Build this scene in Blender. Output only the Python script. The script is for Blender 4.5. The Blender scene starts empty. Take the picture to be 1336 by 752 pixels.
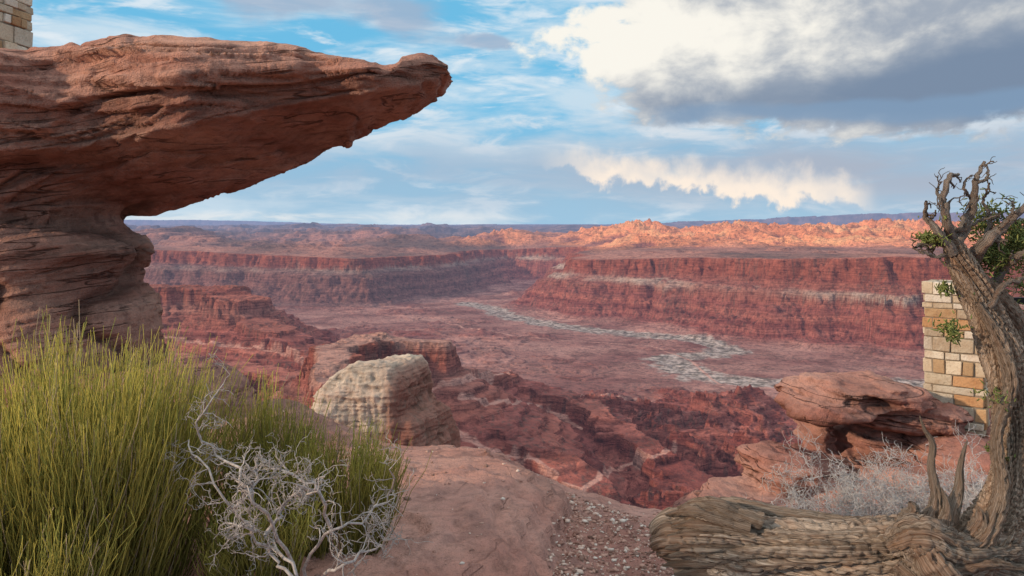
import bpy, math, random
import numpy as np
from mathutils import Vector
rnd=random.Random(7); R=np.random.RandomState(11)
F=965.0; CX=668.0; HY=292.0
def W(px,py,d): return ((px-CX)/F*d, d, -(py-HY)/F*d)
scene=bpy.context.scene
# ---------------------------------------------------------------- noise
_g=R.rand(256)*2*np.pi; GX=np.cos(_g).astype('f4'); GY=np.sin(_g).astype('f4')
_v=R.randn(256,3); _v/=np.linalg.norm(_v,axis=1)[:,None]; G3=_v.astype('f4')
def _h(*a):
    h=np.zeros_like(a[0],dtype=np.uint32)
    for k,c in zip((374761393,668265263,2147483647-58,1442695041),a): h=h+(c*np.uint32(k&0xffffffff))
    h=(h^(h>>np.uint32(13)))*np.uint32(1274126177); h=h^(h>>np.uint32(16)); return h&np.uint32(255)
def P2(x,y,s=0):
    x0=np.floor(x);y0=np.floor(y);xf=(x-x0).astype('f4');yf=(y-y0).astype('f4')
    xi=x0.astype(np.int64).astype(np.uint32);yi=y0.astype(np.int64).astype(np.uint32)
    u=xf*xf*xf*(xf*(xf*6-15)+10);v=yf*yf*yf*(yf*(yf*6-15)+10);sd=np.full_like(xi,s)
    def c(i,j):
        h=_h(xi+np.uint32(i),yi+np.uint32(j),sd); return GX[h]*(xf-i)+GY[h]*(yf-j)
    a=c(0,0);b=c(1,0);d=c(0,1);e=c(1,1)
    return ((a+(b-a)*u)+((d+(e-d)*u)-(a+(b-a)*u))*v)*1.5
def fbm2(x,y,o=4,s=0,g=.5):
    t=0;a=1;n=0
    for i in range(o): t=t+a*P2(x*2**i+i*17.3,y*2**i+i*9.1,s+i);n+=a;a*=g
    return t/n*1.4
def rid2(x,y,o=3,s=0):
    t=0;a=1;n=0
    for i in range(o): t=t+a*(1-np.abs(P2(x*2**i+i*7.3,y*2**i+i*3.1,s+i))*2);n+=a;a*=.5
    return t/n
def P3(x,y,z,s=0):
    f=[np.floor(q) for q in (x,y,z)];fr=[(q-g).astype('f4') for q,g in zip((x,y,z),f)]
    ii=[g.astype(np.int64).astype(np.uint32) for g in f];w=[q*q*q*(q*(q*6-15)+10) for q in fr];sd=np.full_like(ii[0],s)
    def c(i,j,k):
        h=_h(ii[0]+np.uint32(i),ii[1]+np.uint32(j),ii[2]+np.uint32(k),sd);g=G3[h]
        return g[...,0]*(fr[0]-i)+g[...,1]*(fr[1]-j)+g[...,2]*(fr[2]-k)
    L=lambda a,b,t:a+(b-a)*t
    return L(L(L(c(0,0,0),c(1,0,0),w[0]),L(c(0,1,0),c(1,1,0),w[0]),w[1]),L(L(c(0,0,1),c(1,0,1),w[0]),L(c(0,1,1),c(1,1,1),w[0]),w[1]),w[2])*1.6
def fbm3(x,y,z,o=4,s=0):
    t=0;a=1;n=0
    for i in range(o): t=t+a*P3(x*2**i+i*5.3,y*2**i+i*3.7,z*2**i,s+i);n+=a;a*=.5
    return t/n*1.3
def ss(a,b,x): t=np.clip((x-a)/(b-a),0,1); return t*t*(3-2*t)
# ---------------------------------------------------------------- mesh helpers
def newobj(name,me,mat=None,parent=None,smooth=True):
    o=bpy.data.objects.new(name,me);scene.collection.objects.link(o)
    if mat:me.materials.append(mat)
    if parent:o.parent=parent
    if smooth: me.polygons.foreach_set('use_smooth',[True]*len(me.polygons))
    return o
def npmesh(name,V,Fc,k=4,col=None,uv=None):
    me=bpy.data.meshes.new(name);V=np.asarray(V,'f4');Fc=np.asarray(Fc,'i4');n=len(Fc)
    me.vertices.add(len(V));me.vertices.foreach_set('co',V.ravel())
    me.loops.add(n*k);me.loops.foreach_set('vertex_index',Fc.ravel())
    me.polygons.add(n);me.polygons.foreach_set('loop_start',np.arange(0,n*k,k,dtype='i4'))
    me.polygons.foreach_set('loop_total',np.full(n,k,dtype='i4'))
    me.update(calc_edges=True)
    if col is not None: setcol(me,col)
    if uv is not None:
        a=me.attributes.new('Grain','FLOAT_VECTOR','POINT');a.data.foreach_set('vector',np.asarray(uv,'f4').ravel())
    me.validate();return me
def setcol(me,col):
    c=np.ones((len(me.vertices),4),'f4');c[:,:3]=col
    a=me.color_attributes.new('Col','FLOAT_COLOR','POINT');a.data.foreach_set('color',c.ravel())
def empty(name):
    o=bpy.data.objects.new(name,None);scene.collection.objects.link(o);return o
# ---------------------------------------------------------------- materials
class NT:
    def __init__(s,nt): s.nt=nt;s.N=nt.nodes;s.L=nt.links
    def n(s,t,**k):
        x=s.N.new(t)
        for a,b in k.items(): setattr(x,a,b)
        return x
    def set(s,sock,v):
        if isinstance(v,bpy.types.NodeSocket): s.L.new(v,sock)
        else: sock.default_value=v
    def m(s,op,a,b=0.0,c=None,clamp=False):
        x=s.n('ShaderNodeMath',operation=op,use_clamp=clamp);s.set(x.inputs[0],a);s.set(x.inputs[1],b)
        if c is not None:s.set(x.inputs[2],c)
        return x.outputs[0]
    def mix(s,f,a,b,bt='MIX'):
        x=s.n('ShaderNodeMix',data_type='RGBA',blend_type=bt);s.set(x.inputs[0],f)
        for i,q in ((6,a),(7,b)):
            if isinstance(q,tuple) and len(q)==3:q=q+(1,)
            s.set(x.inputs[i],q)
        return x.outputs[2]
    def noise(s,vec,scale,detail=5,rough=.55,dist=0):
        x=s.n('ShaderNodeTexNoise');s.set(x.inputs['Vector'],vec);x.inputs['Scale'].default_value=scale
        x.inputs['Detail'].default_value=detail;x.inputs['Roughness'].default_value=rough;x.inputs['Distortion'].default_value=dist
        return x.outputs[0]
    def sst(s,v,a,b,lo=0.,hi=1.):
        x=s.n('ShaderNodeMapRange',interpolation_type='SMOOTHSTEP');s.set(x.inputs[0],v)
        x.inputs[1].default_value=a;x.inputs[2].default_value=b;x.inputs[3].default_value=lo;x.inputs[4].default_value=hi;return x.outputs[0]
    def comb(s,a,b,c=0.):
        x=s.n('ShaderNodeCombineXYZ');s.set(x.inputs[0],a);s.set(x.inputs[1],b);s.set(x.inputs[2],c);return x.outputs[0]
    def mapv(s,vec,sc):
        x=s.n('ShaderNodeVectorMath',operation='MULTIPLY');s.set(x.inputs[0],vec);x.inputs[1].default_value=sc;return x.outputs[0]
def newmat(name,rough=.9):
    m=bpy.data.materials.new(name);m.use_nodes=True;t=NT(m.node_tree);b=t.N['Principled BSDF']
    b.inputs['Roughness'].default_value=rough;b.inputs['Specular IOR Level'].default_value=.15
    return m,t,b
def bump(t,b,h,strength,dist):
    x=t.n('ShaderNodeBump');x.inputs['Strength'].default_value=strength;x.inputs['Distance'].default_value=dist
    t.set(x.inputs['Height'],h);t.L.new(x.outputs[0],b.inputs['Normal']);return x
def attr(t,name,vec=False):
    x=t.n('ShaderNodeAttribute');x.attribute_name=name;return x.outputs['Vector' if vec else 'Color']
def rockmat(name,scale=1.,dark=(.17,.08,.06),bs=.6,dip=0.,cr_=.7,zs=11.):
    m,t,b=newmat(name);P=t.n('ShaderNodeNewGeometry').outputs['Position'];c=attr(t,'Col')
    sp=t.n('ShaderNodeSeparateXYZ');t.L.new(P,sp.inputs[0])
    zz=t.m('SUBTRACT',sp.outputs[2],t.m('MULTIPLY',sp.outputs[0],dip))
    Q=t.comb(t.m('MULTIPLY',sp.outputs[0],1.),t.m('MULTIPLY',sp.outputs[1],1.),t.m('MULTIPLY',zz,zs))
    n1=t.noise(P,.9*scale,3,.6);n2=t.noise(P,9*scale,5,.65);n3=t.noise(P,70*scale,3,.6)
    st=t.noise(Q,1.*scale,5,.62,.35)
    crk=t.m('ABSOLUTE',t.m('SUBTRACT',t.noise(Q,.8*scale,3,.5,.5),.5));crk=t.sst(crk,.0,.022,1.,0.)
    crk=t.m('MULTIPLY',t.m('MULTIPLY',crk,t.sst(n1,.42,.56)),cr_)
    c=t.mix(t.sst(n1,.48,.75,0,.45),c,dark)
    c=t.mix(t.sst(st,.35,.65,0,.5),c,t.mix(.5,c,(.56,.34,.27)))
    c=t.mix(t.sst(n2,.3,.75,0,.8),c,t.mix(1.,c,(1.4,1.3,1.25),'MULTIPLY'))
    c=t.mix(t.sst(n2,.5,.25,0,.6),c,dark)
    c=t.mix(t.sst(n3,.52,.75,0,.4),c,(.10,.06,.05))
    c=t.mix(crk,c,(.06,.03,.025))
    t.L.new(c,b.inputs['Base Color'])
    h=t.m('ADD',t.m('MULTIPLY',st,1.),t.m('ADD',t.m('MULTIPLY',n2,.8),t.m('MULTIPLY',n3,.3)))
    h=t.m('SUBTRACT',h,t.m('MULTIPLY',crk,.7))
    bump(t,b,h,bs,.06/scale);return m
# ---------------------------------------------------------------- TERRAIN
D0=450.*F
def fl(px,py): d=D0/(py-HY); return ((px-CX)/F*d,d)
poly=[(5200,1500),(1900,2150),(1600,2310),(1384,2510),(958,2784),(593,3147),(263,3530),(-12,3948),(60,4700),(240,5600),(60,5700),(-150,4800),(-300,4500),(-486,4342),(-717,3900),(-1300,4000),(-2361,4500),(-6500,5200),(-6500,-900),(5200,-900)]
def segd(X,Y,a,b):
    ax,ay=a[:2];bx,by=b[:2];dx=bx-ax;dy=by-ay;t=np.clip(((X-ax)*dx+(Y-ay)*dy)/(dx*dx+dy*dy),0,1)
    return np.hypot(X-ax-t*dx,Y-ay-t*dy),t
def polysd(X,Y):
    D=np.full(X.shape,1e9,'f4');ins=np.zeros(X.shape,bool)
    for a,b in zip(poly,poly[1:]+poly[:1]):
        d,_=segd(X,Y,a,b);D=np.minimum(D,d)
        if a[1]!=b[1]:
            c=((a[1]>Y)!=(b[1]>Y))&(X<(b[0]-a[0])*(Y-a[1])/(b[1]-a[1])+a[0]);ins^=c
    return np.where(ins,-D,D)
def terr(z,st,k,w=0):
    q=(z+w)/st;f=np.floor(q);r=q-f;return (f+ss(k,1.,r)*.85+r*.15)*st-w
river=[fl(*p) for p in [(610,396),(640,402),(662,412),(720,424),(790,432),(850,438),(915,445),(948,455),(925,462),(878,468),(876,478),(915,490),(980,497),(1050,500),(1130,496),(1250,505)]]
def lined(pts,X,Y):
    D=np.full(X.shape,1e9,'f4')
    for a,b in zip(pts,pts[1:]): D=np.minimum(D,segd(X,Y,a,b)[0])
    return D
ridges=[ # pts(x,y,z), flat, cliff, slope
 ([(-262,1040,-212),(-300,1250,-202),(-255,1370,-202),(-130,1340,-214)],26,52,.62),
 ([(-130,1330,-250),(-13,1560,-318),(143,1480,-355),(243,1222,-375),(303,1075,-395)],30,26,.42),
 ([(-130,1300,-290),(40,1150,-345),(150,1020,-380)],22,20,.42),
 ([(-170,1050,-330),(-60,960,-350),(20,900,-365)],18,16,.45),
 ([(-40,1560,-340),(110,1650,-375),(330,1560,-405)],24,18,.35),
 ([(-3600,2400,-190),(-1800,2500,-205),(-979,2500,-212),(-860,2380,-240)],70,50,.5),
 ([(-979,2450,-250),(-700,2200,-310),(-480,1950,-365),(-300,1850,-415)],50,26,.35),
 ([(-1500,1750,-250),(-800,1600,-280),(-480,1500,-300),(-300,1300,-280)],45,28,.42),
 ([(-900,1000,-215),(-560,1080,-250),(-330,1050,-262)],30,22,.5),
 ([(1050,1650,-395),(700,1540,-412),(430,1450,-428)],70,16,.25),
 ([(1500,1150,-330),(900,1100,-372),(560,1080,-405)],50,24,.35),
 ([(-70,225,-112),(-48,262,-100),(-20,330,-140)],6,14,.9),
]
def H(X,Y):
    X=X.astype('f4');Y=Y.astype('f4');r=np.hypot(X,Y);u=X/np.maximum(Y,1)
    nb=fbm2(X/620,Y/620,4,1);nm=fbm2(X/150,Y/150,5,20);rg=rid2(X/230+nm*.3,Y/230,4,40)
    ns=fbm2(X/34,Y/34,4,60)
    rdist=lined(river,X,Y)
    fz=-456+12*nb+9*nm+ns*2.5
    away=ss(60,420,rdist)
    hm=ss(2150,1500,Y)*ss(860,300,X)
    fz=fz+away*(6+16*np.clip(nb+.5*nm+.2,0,1))+away*hm*(14+100*np.clip(rid2(X/220+.4*nm,Y/270,4,240)-.30,0,1))
    fz=fz+away*ss(2100,1500,Y)*ss(250,500,X)*38*np.clip(nm+.3,0,1)
    fz=.25*fz+.75*terr(fz,8.,.68)
    sd=polysd(X,Y);s=sd+95*nb+55*nm-75*(rg-.55)+8*ns
    h=np.interp(X,[-2500,-700,0,900,1500],[282,245,238,292,322])
    p=np.interp(s,[-90,0,60,220,230,320,328,343,350,360,520,9000],[0,.03,.10,.48,.58,.735,.76,.87,.89,1.0,1.03,1.03])
    wl=-452+h*p
    tal=ss(10,90,s)*(1-ss(200,225,s));wl=wl-tal*18*(rid2(X/70,Y/70,3,77)-.3)
    pl=ss(420,900,s)
    und=30*fbm2(X/900,Y/900,4,90)+14*nm;und=terr(und,22,.6)
    left=1-ss(-.06,.02,u)
    base=-150-35*left*ss(4500,6000,Y)+und+ss(9000,30000,Y)*90
    dome_env=ss(4250,5200,Y)*(1-ss(8200,9600,Y))*ss(.02,.12,u+.04*nb)
    dr=rid2(X/380+.5*nb,Y/620,4,130);dm=np.clip(dr-.15,0,1)
    crest=np.interp(u,[0,.06,.12,.17,.22,.30,.36,.45,.52,.6,.9],[.3,.6,.8,1.15,.75,1.1,.95,1.0,1.25,1.1,1.])
    rise=ss(4400,6900,Y)
    base=base+dome_env*(rise*50*crest+dm*(75+100*rise)*crest-24+14*rid2(X/90,Y/90,3,150))
    d2=ss(5200,6200,Y)*(1-ss(8500,9500,Y))*(1-ss(.0,.06,u))*ss(-.12,-.03,u)
    base=base+d2*(dm*105+15)
    lf=ss(5200,7000,Y)*(1-ss(20000,30000,Y))*left
    base=base+lf*terr(190*fbm2(X/1300,Y/2400,5,170)+25,45,.7)
    far=ss(10000,16000,Y)*(1-ss(38000,42000,Y));base=base+far*terr(120*fbm2(X/3200,Y/5200,5,190),60,.7)
    ml=ss(29000,31000,Y)*35000*np.interp(u,[-1,-.6,-.2,.15,.2,.32,.45,.56,.7,1.2],[-.002,-.004,-.006,-.003,.002,.007,.0125,.0155,.0145,.013])*ss(.1,.2,u)
    base=base+ml*(1+.05*P2(u*30,Y*0+.5,5))
    m2=ss(48000,50000,Y)*(1-ss(-.42,-.15,u))*(330+40*P2(u*25,Y*0+.5,8));base=base+m2
    kd=np.hypot(X+1900,Y-4480);base=base+95*np.exp(-(kd/95)**2)+45*np.exp(-((kd)/260)**2)
    wl=wl*(1-pl)+base*pl
    z=np.maximum(fz,wl);hill=away*hm*ss(-436,-420,fz)
    for pts,flat,cl,sl in ridges:
        best=np.full(z.shape,-1e4,'f4')
        for a,b in zip(pts,pts[1:]):
            d,t=segd(X,Y,a,b);zi=a[2]+(b[2]-a[2])*t
            dd=d+(30*nm+14*ns-24*(rg-.5))*np.clip(flat/26,.35,1.6)*ss(-5,30,d)
            q=zi+3*ns*np.clip(flat/26,.3,1)-np.interp(dd,[-1e3,flat,flat+cl*.35,flat+cl*.35+600],[0,0,cl,cl+600*sl])
            best=np.maximum(best,q)
        hill=np.maximum(hill,ss(-3,4,best-z));z=np.maximum(z,best)
    nsl=-16-.445*r+ (34*nm+10*ns)*np.clip(r/300,0.02,1)
    hill=np.maximum(hill,ss(-3,4,nsl-z)*1.);z=np.maximum(z,nsl)
    tz=terr(z,15,.6,6*nb+3*nm);k=hill*.8*ss(100,300,r);z=z*(1-k)+tz*k
    return z,dict(s=s,nb=nb,nm=nm,ns=ns,rg=rg,hill=hill,dome=np.maximum(dome_env,d2*.6),u=u,left=left,pl=pl,dm=dm)
us=np.concatenate([np.linspace(-1.25,-.74,70,endpoint=False),np.linspace(-.74,.74,1120),np.linspace(.75,1.25,70)])
Ys=np.concatenate([np.geomspace(9,850,150,endpoint=False),np.geomspace(850,5600,820,endpoint=False),np.geomspace(5600,10000,200,endpoint=False),np.geomspace(10000,70000,130)])
UU,YY=np.meshgrid(us,Ys);XX=UU*YY
Z,M=H(XX,YY)
def hit(px,py):
    u=(px-CX)/F;v=-(py-HY)/F;j=int(np.argmin(abs(us-u)));a=Z[:,j]/Ys;w=np.where((a>=v)&(Ys>200))[0]
    i=w[0] if len(w) else len(Ys)-1
    return (u*Ys[i],Ys[i])
rd=lined(river,XX,YY)+42*M['nm']+30*M['ns']
onfl=(1-ss(-440,-425,Z))
rm=(1-ss(50,88,rd))*onfl
ch=np.exp(-(rd/45)**2)*onfl;Z=Z-4*ch
trails=[[(555,523),(565,508),(600,497),(640,490),(690,484)],[(548,540),(590,560),(640,590),(700,600),(725,622),(722,648),(760,640),(800,612),(850,598),(880,585)],
 [(480,520),(500,500),(520,505)],[(520,412),(600,425),(680,440),(760,446),(850,452)],[(850,452),(900,470),(960,520),(1010,540)],[(215,440),(300,452),(380,462),(405,478)],[(740,510),(830,520),(900,560),(1000,575)],[(600,520),(700,530),(760,560)]]
tm=np.zeros(XX.shape,'f4')
for tr in trails:
    pts=[]
    for a,b in zip(tr,tr[1:]):
        for k in range(4): pts.append(hit(a[0]+(b[0]-a[0])*k/4+rnd.uniform(-2,2),a[1]+(b[1]-a[1])*k/4))
    pts.append(hit(*tr[-1]))
    ok=[pts[0]]
    for q in pts[1:]:
        if math.dist(q,ok[-1])<260: ok.append(q)
    if len(ok)>1: tm=np.maximum(tm,1-ss(3.2,6.,lined(ok,XX,YY)))
# colours
nb,nm,ns,s=M['nb'],M['nm'],M['ns'],M['s']
zz=Z+5*nm+2*ns
keys=[-470,-448,-440,-425,-405,-385,-360,-335,-310,-290,-283,-268,-262,-240,-225,-205,-150,0]
cols=np.array([(.34,.21,.18),(.37,.20,.165),(.33,.14,.11),(.25,.085,.07),(.38,.15,.115),(.25,.08,.065),(.40,.155,.11),(.28,.10,.08),(.38,.15,.105),(.30,.125,.095),(.33,.155,.115),(.38,.18,.135),(.32,.125,.095),(.36,.14,.095),(.27,.09,.065),(.40,.15,.095),(.40,.16,.11),(.40,.19,.14)])
C=np.stack([np.interp(zz,keys,cols[:,i]) for i in range(3)],-1)
flm=(onfl*(1-M['hill']))[...,None];g=np.clip(.5+1.3*fbm2(XX/420,YY/260,5,300),0,1)[...,None]
C=C*(1-.7*flm)+.7*flm*(np.array((.24,.11,.095))*(1-g)+np.array((.52,.31,.255))*g)
sb=P2(zz/3.1,XX*0+.3,9)[...,None];C=C*(1+.42*sb*(1-.5*flm))
bandn=np.clip(.6+1.1*fbm2(XX/260,YY/260,3,333),0,1)
wallm=ss(100,140,s)*(1-ss(330,345,s))
gb=(ss(-292,-284,zz)*(1-ss(-268,-258,zz))*wallm*bandn*(1-M['hill']))[...,None]*.85
gb=gb*(1-.3*ss(-200,100,-XX)[...,None]);C=C*(1-gb)+gb*np.array((.52,.45,.36))
lw=(M['left']*ss(-20,30,s)*(1-ss(300,330,s)))[...,None];C=C*(1-.6*lw)+.6*lw*np.array((.18,.13,.12))*(1+.3*sb)  # left wall: grey talus, plus cloud shade painted in as darker colour
rimc=(ss(322,330,s)*(1-ss(362,380,s)))[...,None];C=C*(1-.7*rimc)+.7*rimc*np.array((.34,.11,.07))*(1+.5*np.clip(fbm2(XX/45,YY/45,3,350),-1,1)[...,None])
plm=ss(365,420,s)[...,None];gp=np.clip(.5+1.3*fbm2(XX/500,YY/900,5,320),0,1)[...,None]
pc=np.array((.18,.12,.10))*(1-gp)+np.array((.46,.24,.175))*gp;C=C*(1-plm)+pc*plm
dmk=(M['dome']*ss(-195,-160,Z))[...,None];dh=ss(.12,.40,M['dm'])[...,None];C=C*(1-dmk)+dmk*(np.array((.36,.16,.12))*(1-dh)+dh*np.array((1.0,.42,.20)))*(.75+.5*gp)  # sunlit orange and shaded crevices of the domes painted into the colour
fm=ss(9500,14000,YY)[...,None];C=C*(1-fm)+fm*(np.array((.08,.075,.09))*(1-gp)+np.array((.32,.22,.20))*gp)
d1=np.full(XX.shape,1e9)
for a,b in zip(ridges[0][0],ridges[0][0][1:]): d1=np.minimum(d1,segd(XX,YY,a,b)[0])
k=((1-ss(18,24,np.abs(d1+8*nm-8)))*ss(-232,-220,Z))[...,None]*.8;C=C*(1-k)+k*np.array((.50,.32,.25))
vs=(ss(.25,.4,P2(XX/9,YY/9,400)*.7+fbm2(XX/160,YY/160,3,410)*.5)*.5*ss(700,900,YY))[...,None];C=C*(1-vs)+vs*np.array((.13,.10,.08))
rn=np.clip(.5+.9*P2(XX/27,YY/27,77)+.7*P2(XX/9,YY/9,78),0,1)[...,None]
rc=np.array((.16,.15,.125))*(1-rn)+np.array((.56,.51,.45))*rn
C=C*(1-rm[...,None])+rc*rm[...,None]
C=C*(1-.8*tm[...,None])+.8*tm[...,None]*np.array((.62,.38,.30))
C=C*np.array((.96,.87,.91))
nr,nc=XX.shape
V=np.stack([XX,YY,Z],-1).reshape(-1,3)
idx=np.arange(nr*nc).reshape(nr,nc)
Q=np.stack([idx[:-1,:-1],idx[:-1,1:],idx[1:,1:],idx[1:,:-1]],-1).reshape(-1,4)
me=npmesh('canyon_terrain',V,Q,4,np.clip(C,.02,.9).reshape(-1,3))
m,t,b=newmat('canyon_earth',.95)
P=t.n('ShaderNodeNewGeometry').outputs['Position'];c=attr(t,'Col')
n1=t.noise(P,.045,5,.7);st=t.noise(t.mapv(P,(.01,.01,.22)),1.,4,.6,.3)
c=t.mix(t.sst(n1,.35,.7,0,.6),c,t.mix(1.,c,(1.55,1.42,1.35),'MULTIPLY'))
c=t.mix(t.sst(n1,.5,.3,0,.75),c,t.mix(1.,c,(.36,.31,.32),'MULTIPLY'))
c=t.mix(t.sst(st,.5,.60,0,.5),c,t.mix(1.,c,(.42,.34,.34),'MULTIPLY'))
t.L.new(c,b.inputs['Base Color']);bump(t,b,t.m('ADD',n1,t.m('MULTIPLY',st,.8)),1.,16.)
sp=t.n('ShaderNodeSeparateXYZ');t.L.new(P,sp.inputs[0])
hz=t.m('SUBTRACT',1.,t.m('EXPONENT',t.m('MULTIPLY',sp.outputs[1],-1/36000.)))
em=t.n('ShaderNodeEmission');em.inputs[0].default_value=(.27,.35,.58,1);em.inputs[1].default_value=1.  # distance haze imitated by a bluish glow mixed over the ground
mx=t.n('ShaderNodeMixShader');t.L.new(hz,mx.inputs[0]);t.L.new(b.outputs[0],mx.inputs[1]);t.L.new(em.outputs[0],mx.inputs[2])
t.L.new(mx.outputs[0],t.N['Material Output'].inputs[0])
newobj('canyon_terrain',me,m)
# ---------------------------------------------------------------- ROCKS
def loft(rings):
    n=len(rings[0]);V=[p for r in rings for p in r];Fs=[]
    for i in range(len(rings)-1):
        for j in range(n): Fs.append((i*n+j,i*n+(j+1)%n,(i+1)*n+(j+1)%n,(i+1)*n+j))
    Fs.append(tuple(range(n))[::-1]);Fs.append(tuple((len(rings)-1)*n+j for j in range(n)));return V,Fs
def blob(c,r,e=2.6,rot=0,nu=28,nv=18):
    rings=[]
    sg=lambda v,p:math.copysign(abs(v)**p,v)
    for i in range(nv+1):
        th=-math.pi/2+.02+(math.pi-.04)*i/nv;ring=[]
        for j in range(nu):
            ph=2*math.pi*j/nu;k=2/e
            x=r[0]*sg(math.cos(th),k)*sg(math.cos(ph),k);y=r[1]*sg(math.cos(th),k)*sg(math.sin(ph),k);z=r[2]*sg(math.sin(th),k)
            ring.append((c[0]+x*math.cos(rot)-y*math.sin(rot),c[1]+x*math.sin(rot)+y*math.cos(rot),c[2]+z))
        rings.append(ring)
    return loft(rings)
def rock(name,parts,vox,disp,mat,smooth_it=6,colf=None,pre=None):
    V=[];Fs=[]
    for v,f in parts:
        o=len(V);V+=v;Fs+=[tuple(o+i for i in q) for q in f]
    me=bpy.data.meshes.new(name);me.from_pydata(V,[],Fs);me.update()
    import bmesh
    bm=bmesh.new();bm.from_mesh(me);bmesh.ops.recalc_face_normals(bm,faces=bm.faces);bm.to_mesh(me);bm.free()
    o=bpy.data.objects.new('tmp',me);scene.collection.objects.link(o)
    md=o.modifiers.new('r','REMESH');md.mode='VOXEL';md.voxel_size=vox
    md=o.modifiers.new('s','SMOOTH');md.iterations=smooth_it;md.factor=.6
    dg=bpy.context.evaluated_depsgraph_get();me2=bpy.data.meshes.new_from_object(o.evaluated_get(dg))
    bpy.data.objects.remove(o);n=len(me2.vertices)
    co=np.empty(n*3,'f4');me2.vertices.foreach_get('co',co);co=co.reshape(-1,3)
    nn=np.empty(n*3,'f4');me2.vertices.foreach_get('normal',nn);nn=nn.reshape(-1,3)
    d=disp(co,nn);co2=co+nn*d[:,None];me2.vertices.foreach_set('co',co2.ravel());me2.update()
    setcol(me2,colf(co,nn,d) if colf else np.tile((.33,.15,.11),(n,1)))
    me2.name=name;me2.materials.clear();return newobj(name,me2,mat)
def strat(co,nn,sc,dip,amp,s0,fl=.35):
    x,y,z=co.T;w=.10*P3(x*.7,y*.7,z*.7,s0+9);sz=(z-dip*x+w)*sc
    a=P3(x*fl,y*fl,sz,s0);b=P3(x*fl*2.2,y*fl*2.2,sz*2.7,s0+3);c=P3(x*1.5,y*1.5,sz*6,s0+5)
    j=P3(x*1.3,y*1.3,np.floor(sz*1.5)*3.7,s0+7)
    hor=1-np.abs(nn[:,2])*.7
    led=(ss(-.07,.05,a)-.5)+.6*(ss(-.05,.05,b)-.5)+.28*(ss(-.12,.12,c)-.5)+.30*(ss(-.03,.05,j)-.5)
    crack=-np.exp(-(a/.04)**2)*.9-np.exp(-(b/.05)**2)*.4
    return amp*hor*(led+crack)
M_red=rockmat('red_sandstone',1.,(.17,.08,.065),1.,.14)
M_red2=rockmat('ledge_sandstone',1.,(.19,.09,.07),1.,-.08)
def itp(px,t): return float(np.interp(px,[q[0] for q in t],[q[1] for q in t]))
top=[(-600,40),(-100,48),(0,56),(60,60),(90,58),(120,44),(200,41),(300,46),(400,56),(480,72),(500,80),(508,80),(516,68),(545,62),(562,64),(575,70),(590,80)]
mid=[(-600,230),(0,200),(100,192),(200,172),(300,152),(400,134),(480,122),(540,112),(590,98)]
bot=[(-600,300),(100,292),(150,287),(190,286),(240,268),(290,248),(340,238),(370,226),(430,200),(462,196),(470,180),(482,177),(490,166),(545,152),(556,138),(572,132),(580,120),(590,106)]
rings=[]
for px in [-600,-400,-200,-60,0,40,80,110,140,170,200,240,280,320,360,400,430,455,465,475,490,500,510,520,535,550,560,572,582,590]:
    tt=itp(px,top);mm=itp(px,mid);bb=itp(px,bot);k=ss(450,590,px)
    Df=6.7+.65*k+.18*math.sin(px*.02);Db=9.0-.95*k;zt=-(tt-HY)/F*Df
    def q(dd,z): return ((px-CX)/F*dd,dd,z)
    Zf=lambda py,dd:-(py-HY)/F*dd
    rings.append([q(Df+.12,zt),q(Df-.05,zt*.95),q(Df-.12,Zf(tt*.5+mm*.5,Df)),q(Df+.02,Zf(mm,Df)),q(Df*.6+Db*.4,Zf(mm*.45+bb*.55,Df*.6+Db*.4)),q(Db-.1,Zf(bb,Db-.1)),q(Db+.25,Zf(bb*.6+tt*.4,Db)),q(Db,zt*.93),q(Df*.5+Db*.5,zt*.99)])
slab=loft(rings)
prow=[(180,260),(230,215),(262,150),(285,138),(300,148),(315,174),(330,181),(345,170),(365,162),(385,172),(410,184),(450,188),(480,186),(560,196),(680,205)]
rings=[]
for py,xr in prow:
    d=8.1;z=-(py-HY)/F*d;xR=(xr-CX)/F*d;xL=-9.5;cx=(xR+xL)/2;rx=(xR-xL)/2;ring=[]
    for j in range(40):
        a=2*math.pi*j/40;ring.append((cx+rx*math.copysign(abs(math.cos(a))**.45,math.cos(a)),d+.1+1.15*math.copysign(abs(math.sin(a))**.75,math.sin(a)),z))
    rings.append(ring)
ped=loft(rings)
def disp_over(co,nn):
    x,y,z=co.T;up=ss(-.15,.4,z)
    d1=strat(co,nn,2.8,.0,.13,5);d2=strat(co,nn,3.8,.34,.12,15)
    w=ss(.75,1.25,z-.10*(x+3))
    d=d1*w+d2*(1-w)
    tip=ss(-2.2,-.9,x)
    d=d*(.4+.6*up)*(1-.30*tip)+.07*(1-.6*tip)*fbm3(x*.8,y*.8,z*1.1,4,30)+.022*fbm3(x*5,y*5,z*9,4,50)
    d=d-(1-up)*.22*np.exp(-((P3(x*.9,y*.9,z*1.3,70))/.14)**2)*.6
    return d
TINT=np.array((.95,.97,1.03))
def col_over(co,nn,d):
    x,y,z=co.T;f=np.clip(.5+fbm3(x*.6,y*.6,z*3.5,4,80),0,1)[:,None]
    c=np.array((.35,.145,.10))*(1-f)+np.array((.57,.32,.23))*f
    k=ss(.02,-.14,d)[:,None];c=c*(1-.65*k);un=ss(.1,-.6,nn[:,2])[:,None];c=c*(1-un*.35)  # downward faces darkened: underside shade put into the colour
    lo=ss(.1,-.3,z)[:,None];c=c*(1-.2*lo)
    return c*TINT
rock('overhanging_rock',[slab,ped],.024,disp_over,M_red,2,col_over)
def el(px,py,d,rx,ry,rz,e=2.8,rot=0): c=W(px,py,d);return blob(c,(rx,ry,rz),e,rot)
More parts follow.
